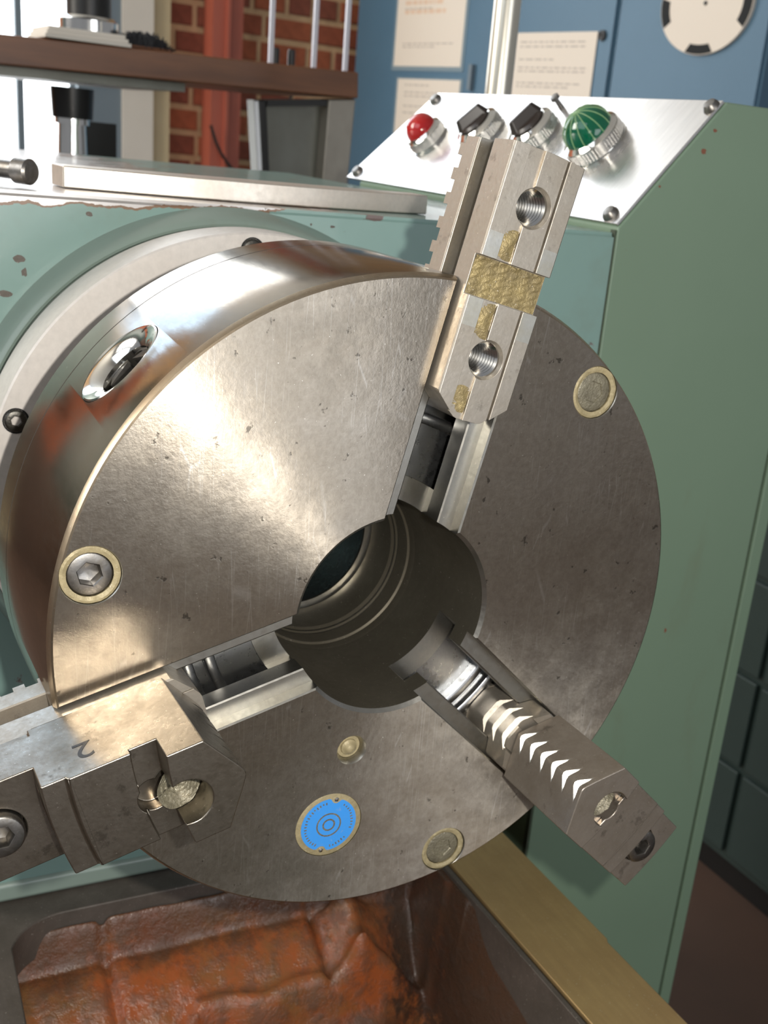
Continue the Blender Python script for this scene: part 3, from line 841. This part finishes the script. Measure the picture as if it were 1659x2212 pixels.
# scroll plate seen through the slots
sp = bm_obj('scroll_plate', lathe([(-38.2, 62.2), (-38.2, 151), (-55, 151), (-55, 62.2)], 128), M['scroll'], chuck)
sb = bmesh.new(); prev = None; N = 110
a_start = TH0
for k in range(int(N * 6.6)):
    a = a_start + 2 * PI * k / N; r0 = 78.5 + 11.0 * k / N
    ring = [sb.verts.new(polar(x_, r_, a)) for x_, r_ in ((-38.1, r0), (-32.7, r0 + .2), (-32.2, r0 + .8), (-32.2, r0 + 4.8), (-32.7, r0 + 5.4), (-38.1, r0 + 5.6))]
    if prev:
        for i in range(5): sb.faces.new((prev[i], prev[i + 1], ring[i + 1], ring[i]))
    else: sb.faces.new(ring)
    prev = ring
sb.faces.new(prev[::-1])
bm_obj('scroll_thread', sb, M['scroll'], sp, angle=40)
for a, filled in bolts:
    p = polar(-1.6, 147.3, a)
    s_ = cap_screw('cap_screw', (p.x, p.y, p.z), 9.9, 5.3, chuck, mat='gunk' if filled else 'bolt', fill=filled, depth=6)
    gr = turned((-2.4, p.y, p.z), (1, 0, 0), [(0, 12.85), (1.5, 12.6), (1.8, 11.5), (1.2, 9.8), (0, 9.9)], 56)
    for v in gr.verts: v.co.x += random.uniform(-.22, .22)
    o = bm_obj('dirt_ring', gr, M['grease'], chuck); o['label'] = 'tan ring of packed dirt round the screw head'
# pinion sockets (key holes)
for a in MID:
    c = polar(-61, 0, a); dr = polar(0, 1, a)
    pb = turned(c, dr, [(159.0, 22.8), (160.2, 22.6), (160.6, 21.9), (160.2, 20), (158.2, 15.5), (156.4, 13.6), (150, 13.0), (143, 13.0), (143, 0)], 64)
    o = bm_obj('key_socket', pb, M['chrome'], chuck); o['label'] = 'shiny dished key socket'
    q = Vector((1, 0, 0)); t_ = dr.cross(q); kb = bmesh.new()
    for k in range(4):
        an = k * PI / 2 + .4; e = math.cos(an) * q + math.sin(an) * t_; g_ = dr.cross(e)
        P0 = c + dr * 143.5 + e * 9.2; A = [kb.verts.new(P0 + g_ * s1 * 7 + e * s2) for s1, s2 in ((-1, 0), (1, 0), (.3, 4), (-.3, 4))]
        B = [kb.verts.new(P0 + dr * 10.5 + g_ * s1 * 7 + e * s2) for s1, s2 in ((-1, 0), (1, 0), (.3, 4), (-.3, 4))]
        kb.faces.new(A[::-1]); kb.faces.new(B)
        for i in range(4): kb.faces.new((A[i], A[(i + 1) % 4], B[(i + 1) % 4], B[i]))
    bm_obj('square_socket', kb, M['bolt'], o)


def blue():
    t = NT('blue_enamel_badge'); x = t.noise(300, 3, .6, lo=.62, hi=.7)
    t.set(Base_Color=t.mix(t.math('MULTIPLY', x, .25), (.045, .27, .72), (.35, .33, .28)), Roughness=.35); return t.m


M['blue'] = blue()
nd = bm_obj('name_disc', turned((-1.25, pc.y, pc.z), (1, 0, 0), [(0, 17.8), (.75, 17.8), (.95, 17.3), (.95, 0)], 64), M['grease'], chuck)
nd['label'] = 'tan metal disc carrying a blue badge'
# blue field with its two notches, then rings and the worn ring of lettering
uax = Vector((0, -math.sin(math.radians(-103.6)), math.cos(math.radians(-103.6)))); rax = polar(0, 1, math.radians(-103.6))
pts = []
for k in range(96):
    a = 2 * PI * k / 96; rr = 15.0
    dn = min(abs((a - PI / 2 + PI) % (2 * PI) - PI), abs((a - 3 * PI / 2 + PI) % (2 * PI) - PI))
    rr -= 2.6 * math.exp(-(dn / .17) ** 4)
    pts.append((rr * math.cos(a), rr * math.sin(a)))
to_d = lambda p, h: tuple(Vector((h, pc.y, pc.z)) + uax * p[0] + rax * p[1])
bf = bm_obj('blue_badge', extrude(pts, to_d, -.32, -.12), M['blue'], nd)
for r0, r1 in ((2.6, 3.5), (6.0, 6.8)):
    bm_obj('badge_ring', lathe([(-.14, r0), (-.14, r1), (-.06, r1), (-.06, r0)], 48, cx=(pc.y, pc.z)), M['gunk'], nd)
lt = bmesh.new()
for k in range(44):
    a = .55 + k * .135
    if min(abs((a - PI / 2 + PI) % (2 * PI) - PI), abs((a - 3 * PI / 2 + PI) % (2 * PI) - PI)) < .32: continue
    ca, sa = math.cos(a), math.sin(a); hh = random.uniform(.8, 1.5)
    quad = [(13.3 * ca - .35 * sa * -1, 13.3 * sa - .35 * ca), ((13.3 - hh) * ca + .35 * sa, (13.3 - hh) * sa - .35 * ca), ((13.3 - hh) * ca - .35 * sa, (13.3 - hh) * sa + .35 * ca), (13.3 * ca - .35 * sa, 13.3 * sa + .35 * ca)]
    extrude(quad, to_d, -.125, -.09, lt)
o = bm_obj('worn_lettering', lt, M['gunk'], bf if False else nd); o['kind'] = 'stuff'
for s_ in (-1, 1):
    c = Vector((-.3, pc.y, pc.z)) + rax * 14.6 * s_
    bm_obj('drive_pin', turned(c, (1, 0, 0), [(0, 1.3), (.5, 1.2), (1.0, .7), (1.15, 0)], 16), M['chrome'], nd)
np_ = bm_obj('grease_nipple', turned((-4.6, gc.y, gc.z), (1, 0, 0), [(0, 6.3), (.4, 6.0), (.5, 4.4), (1.6, 4.2), (2.4, 3.0), (3.6, 2.4), (4.3, 1.4), (4.5, 0)], 32), M['grease'], chuck)

# ---------------------------------------------------------------- jaws, modelled along +Y (outward), Z across, X toward the tailstock
UA, UB = 197.0, 129.0


def arc_poly(nose, corner, r_out, hw, flat=0.0, pts_=14):
    """plan outline: nose bevels, straight sides, end as an arc about the spindle"""
    out = [(nose, -flat), (nose, flat)] if flat else [(nose + .4, -1.5), (nose, 0), (nose + .4, 1.5)]
    out += corner
    for k in range(pts_ + 1):
        v = hw + 1 - 2 * (hw + 1) * k / pts_; out.append((math.sqrt(r_out ** 2 - v * v), v))
    out += [(u, -v) for u, v in reversed(corner)]
    return out


def master(notches):
    prof = [(-31.6, -19.35), (-20.6, -19.35), (-20.0, -18.7), (-20, -12), (-8, -12), (-7.6, -12.4), (-7.6, -18.9), (-7.1, -19.35), (9.3, -19.35), (10, -18.6), (10, -11.0), (9.7, -10.8), (7.6, -10.8), (7.6, -10.1), (9.1, -10.1), (9.3, -9.9), (9.3, 2.4), (9.1, 2.6), (8.0, 2.6), (8.0, 10.8), (10, 10.8), (10, 18.6), (9.3, 19.35), (-7.1, 19.35), (-7.6, 18.9), (-7.6, 12.4), (-8, 12), (-20, 12), (-20, 18.7), (-20.6, 19.35), (-31.6, 19.35)]
    base = extrude(prof, lambda p, h: (p[0], h, p[1]), 90, 232)
    plan = arc_poly(100.4, [(100.9, 7.0), (104.0, 11.6), (109.8, 18.6), (113.5, 20.5)], 220.8, 19.5, flat=5)
    cuts = [extrude(plan, lambda p, h: (h, p[0], p[1]), -60, 40)]; ops = ['INTERSECT']
    cuts.append(box(5.5, 20, 154.0, 171.6, -30, 30)); ops.append('DIFFERENCE')
    for u in (UA, UB):
        cuts.append(turned((-18, u, 0), (1, 0, 0), [(0, 0), (0, 8.0), (25.5, 8.0), (28, 9.4), (29, 9.4), (29, 0)], 40)); ops.append('DIFFERENCE')
    # rack: teeth follow the scroll's curvature
    if notches:
        nb_ = bmesh.new()
        for x0 in (2.2, -7.9, -18): extrude([(x0 - 2, 98), (x0 + 5.4, 104.4), (x0 + 5.4, 98)], lambda p, h: (p[0], p[1], h), -24, 24, nb_)
        cuts.append(nb_); ops.append('DIFFERENCE')
    me = boolean(base, cuts, ops)
    return me


def teeth_bm():
    bm = bmesh.new()
    for k in range(11):
        rc_ = 102.3 + 11 * k
        if rc_ + 5 > 218: break
        poly = []
        for s_, rr in ((1, rc_), (-1, rc_ + 5.2)):
            row = []
            for j in range(9):
                v = -19.3 + 38.6 * j / 8; c = 11 * math.atan2(v, rc_) / (2 * PI)
                row.append((math.sqrt(rr * rr - v * v) + c if rr > 19 else rr, v))
            poly += row if s_ > 0 else row[::-1]
        if k == 0: poly = [p if p[0] > 108 or abs(p[1]) < 10 else (p[0] + 4, p[1]) for p in poly]
        extrude(poly, lambda p, h: (h, p[0], p[1]), -35.6, -31.5, bm)
    return bm


def thread_bm(u, r_, x0, x1, n):
    prof = []
    for k in range(n):
        a = x0 + (x1 - x0) * k / n; b = x0 + (x1 - x0) * (k + .5) / n
        prof += [(a, r_), (a + .35, r_), (b, r_ - 1.15), (b + .3, r_ - 1.15)]
    prof.append((x1, r_))
    bm = bmesh.new(); rings = []
    for x_, rr in prof: rings.append([bm.verts.new((x_, u + rr * math.cos(2 * PI * i / 40), rr * math.sin(2 * PI * i / 40))) for i in range(40)])
    for A, B in zip(rings, rings[1:]):
        for i in range(40): bm.faces.new((A[i], A[(i + 1) % 40], B[(i + 1) % 40], B[i]))
    return bm


def jaw_root(name, a, label, cat='chuck jaw'):
    t = thing(name, label, cat, (0, 0, 0), rot=(a, 0, 0)); return t


jaw0 = jaw_root('master_jaw', TH[0], 'bare steel jaw in the upper slot with two threaded holes and a dirty recess')
j = me_obj('jaw_body', master(False), M['jaw'], jaw0, local=True, angle=25)
bv = j.modifiers.new('edge', 'BEVEL'); bv.width = .12 * S; bv.segments = 1; bv.limit_method = 'ANGLE'; bv.angle_limit = math.radians(40); bv.use_clamp_overlap = False; bv.harden_normals = True
bm_obj('rack_teeth', teeth_bm(), M['jaw'], jaw0, local=True)
j.data.materials.append(M['slot'])
for p in j.data.polygons:
    if p.normal.x > .9 and abs(p.center.x + .020) < .0008 and abs(p.center.z) > .0115: p.material_index = 1  # paler steel on the ledge stands in for its bright reflection
for u in (UA, UB):
    bm_obj('threaded_hole', thread_bm(u, 8.0, -17.5, 6.0, 10), M['thread'], jaw0, local=True, angle=20)
# bright wiped pads either side of the recess
for u0, u1 in ((171.8, 182.6), (141.3, 153.8)):
    for v0, v1 in ((11.0, 18.5), (-18.5, -11.0)):
        o = bm_obj('bright_pad', box(10.0, 10.07, u0, u1, v0, v1), M['pad'], jaw0, local=True); o['label'] = 'bright wiped patch beside the recess'
# dirt packed in the recess and along the groove
dm = bmesh.new(); NI, NJ = 34, 70; Gd = []
for i in range(NI + 1):
    row = []
    for jx in range(NJ + 1):
        u = 154.3 + 17.0 * i / NI; v = -18.9 + 37.8 * jx / NJ
        h_ = 5.62 + .5 * (math.sin(u * .9 + v * .35) * math.sin(v * .5)) ** 2 + random.uniform(0, .22) + 1.2 * math.exp(-((171 - u) / 1.6) ** 2) * (1 if v > -4 else .5) * random.uniform(.2, 1)
        row.append(dm.verts.new((h_, u, v)))
    Gd.append(row)
for i in range(NI):
    for jx in range(NJ): dm.faces.new((Gd[i][jx], Gd[i + 1][jx], Gd[i + 1][jx + 1], Gd[i][jx + 1]))
o = bm_obj('recess_dirt', dm, M['dirt'], jaw0, local=True, angle=60); o['label'] = 'yellowish oily swarf packed in the recess'
dm = bmesh.new()
for u0, u1, amp in ((172, 186, 1.0), (137, 153.5, 1.0), (103, 116, .6)):
    Gd = []
    for i in range(31):
        row = []
        for jx in range(13):
            u = u0 + (u1 - u0) * i / 30; v = 2.8 + 7.8 * jx / 12; w_ = 1 - abs((i / 30) * 2 - 1) ** 3
            row.append(dm.verts.new((7.9 + amp * w_ * (1.0 * math.exp(-((v - 5.4 - 1.6 * math.sin(u * .4)) / 2.4) ** 2)) + random.uniform(0, .2) * w_, u, v)))
        Gd.append(row)
    for i in range(30):
        for jx in range(12): dm.faces.new((Gd[i][jx], Gd[i + 1][jx], Gd[i + 1][jx + 1], Gd[i][jx + 1]))
bm_obj('groove_dirt', dm, M['dirt'], jaw0, local=True, angle=60)
# graduation scribes near the nose
for u in (110.5, 115.5):
    bm_obj('scribed_line', box(9.1, 9.14, u, u + .35, -10, .5), M['black'], jaw0, local=True)


def top_jaw_mesh():
    base = box(10.05, 70, 96, 225, -22, 22)
    plan = arc_poly(102.4, [(105.5, 6.5), (115.0, 22.2)], 214.5, 22.2, flat=0)
    cuts = [extrude(plan, lambda p, h: (h, p[0], p[1]), 0, 90)]; ops = ['INTERSECT']
    cuts.append(lathe([(90, 132), (55, 132), (55, 143), (58, 143), (58, 167.5), (56, 168.5), (56, 178), (40, 178), (40, 260), (90, 260)], 240)); ops.append('DIFFERENCE')
    cuts.append(turned((33, UA, 0), (1, 0, 0), [(0, 0), (0, 10.5), (50, 10.5), (50, 0)], 44)); ops.append('DIFFERENCE')
    cuts.append(turned((48, 127.5, 2.0), (1, 0, 0), [(0, 0), (0, 10), (30, 10), (30, 0)], 44)); ops.append('DIFFERENCE')
    cuts.append(turned((48, 138.0, 2.0), (1, 0, 0), [(0, 0), (0, 7), (30, 7), (30, 0)], 36)); ops.append('DIFFERENCE')
    nb_ = bmesh.new()
    for k in range(6):
        x0 = 11.2 + 10.0 * k; extrude([(x0 - 2, 99), (x0 + 5.6, 106.1), (x0 + 5.6, 99)], lambda p, h: (p[0], p[1], h), -24, 24, nb_)
    cuts.append(nb_); ops.append('DIFFERENCE')
    # small keyway notch low on each flank
    cuts.append(box(10, 15, 173.5, 230, -30, -20.6)); ops.append('DIFFERENCE')
    cuts.append(box(10, 15, 173.5, 230, 20.6, 30)); ops.append('DIFFERENCE')
    return boolean(base, cuts, ops)


jaw1 = jaw_root('stepped_jaw', TH[2], 'tall stepped jaw in the lower right slot, notched nose toward the bore')
me = master(True)
j = me_obj('master_jaw', me, M['jaw'], jaw1, local=True, angle=25)
bm_obj('rack_teeth', teeth_bm(), M['jaw'], jaw1, local=True)
tj = me_obj('top_jaw', top_jaw_mesh(), M['jawtop'], jaw1, local=True, angle=25)
bv = tj.modifiers.new('edge', 'BEVEL'); bv.width = .55 * S; bv.segments = 2; bv.limit_method = 'ANGLE'; bv.angle_limit = math.radians(50); bv.use_clamp_overlap = False; bv.harden_normals = True
tj.data.materials.append(M['slot'])
for p in tj.data.polygons:
    if .4 < p.normal.x < .95 and p.normal.y < -.4 and abs(p.normal.z) < .1 and p.center.y < .1085: p.material_index = 1
cap_screw('cap_screw', (44, UA, 0), 9.6, 5, jaw1, local=True, mat='bolt', depth=7)
dm = bmesh.new(); Gd = []
for i in range(25):
    row = []
    for jx in range(33):
        rr = 9.8 * i / 24; a = 2 * PI * jx / 32
        row.append(dm.verts.new((53.5 + 6 * (rr / 9.8) ** 2 * (.5 + .5 * math.cos(a)) + random.uniform(-.5, .5), 127.5 + rr * math.cos(a), 2 + rr * math.sin(a))))
    Gd.append(row)
for i in range(24):
    for jx in range(32): dm.faces.new((Gd[i][jx], Gd[i + 1][jx], Gd[i + 1][jx + 1], Gd[i][jx + 1]))
o = bm_obj('packed_swarf', dm, M['gunk'], jaw1, local=True, angle=60); o['label'] = 'grey swarf packed in the bolt hole'
jaw2 = jaw1.copy(); COL.objects.link(jaw2); jaw2.rotation_euler = (TH[1], 0, 0)
jaw2['label'] = 'tall stepped jaw in the left slot, its side stamped with the numeral 2'
for ch in list(jaw1.children):
    c = ch.copy(); COL.objects.link(c); c.parent = jaw2
    if ch.name == 'top_jaw': c.material_slots[0].link = 'OBJECT'; c.material_slots[0].material = M['jawdark']
jaw1['group'] = jaw2['group'] = 'stepped chuck jaws'
# numeral stamped in the flank of the left jaw
fc = bpy.data.curves.new('numeral', 'FONT'); fc.body = '2'; fc.size = 17 * S; fc.extrude = .05 * S; fc.align_x = 'CENTER'
fo = bpy.data.objects.new('stamped_numeral', fc); COL.objects.link(fo)
dg = bpy.context.evaluated_depsgraph_get(); me = bpy.data.meshes.new_from_object(fo.evaluated_get(dg)); bpy.data.objects.remove(fo)
me.materials.clear(); me.materials.append(M['bolt'])
me.materials.clear(); me.materials.append(M['black'])
no = bpy.data.objects.new('stamped_numeral', me); COL.objects.link(no); no.parent = jaw2
no.matrix_parent_inverse = Matrix.Identity(4)
# text x -> outward (-u), text y -> +x (toward tailstock), facing -v
no.matrix_local = Matrix(((0, 1, 0, 36.2 * S), (1, 0, 0, 156.5 * S), (0, 0, -1, -22.06 * S), (0, 0, 0, 1)))
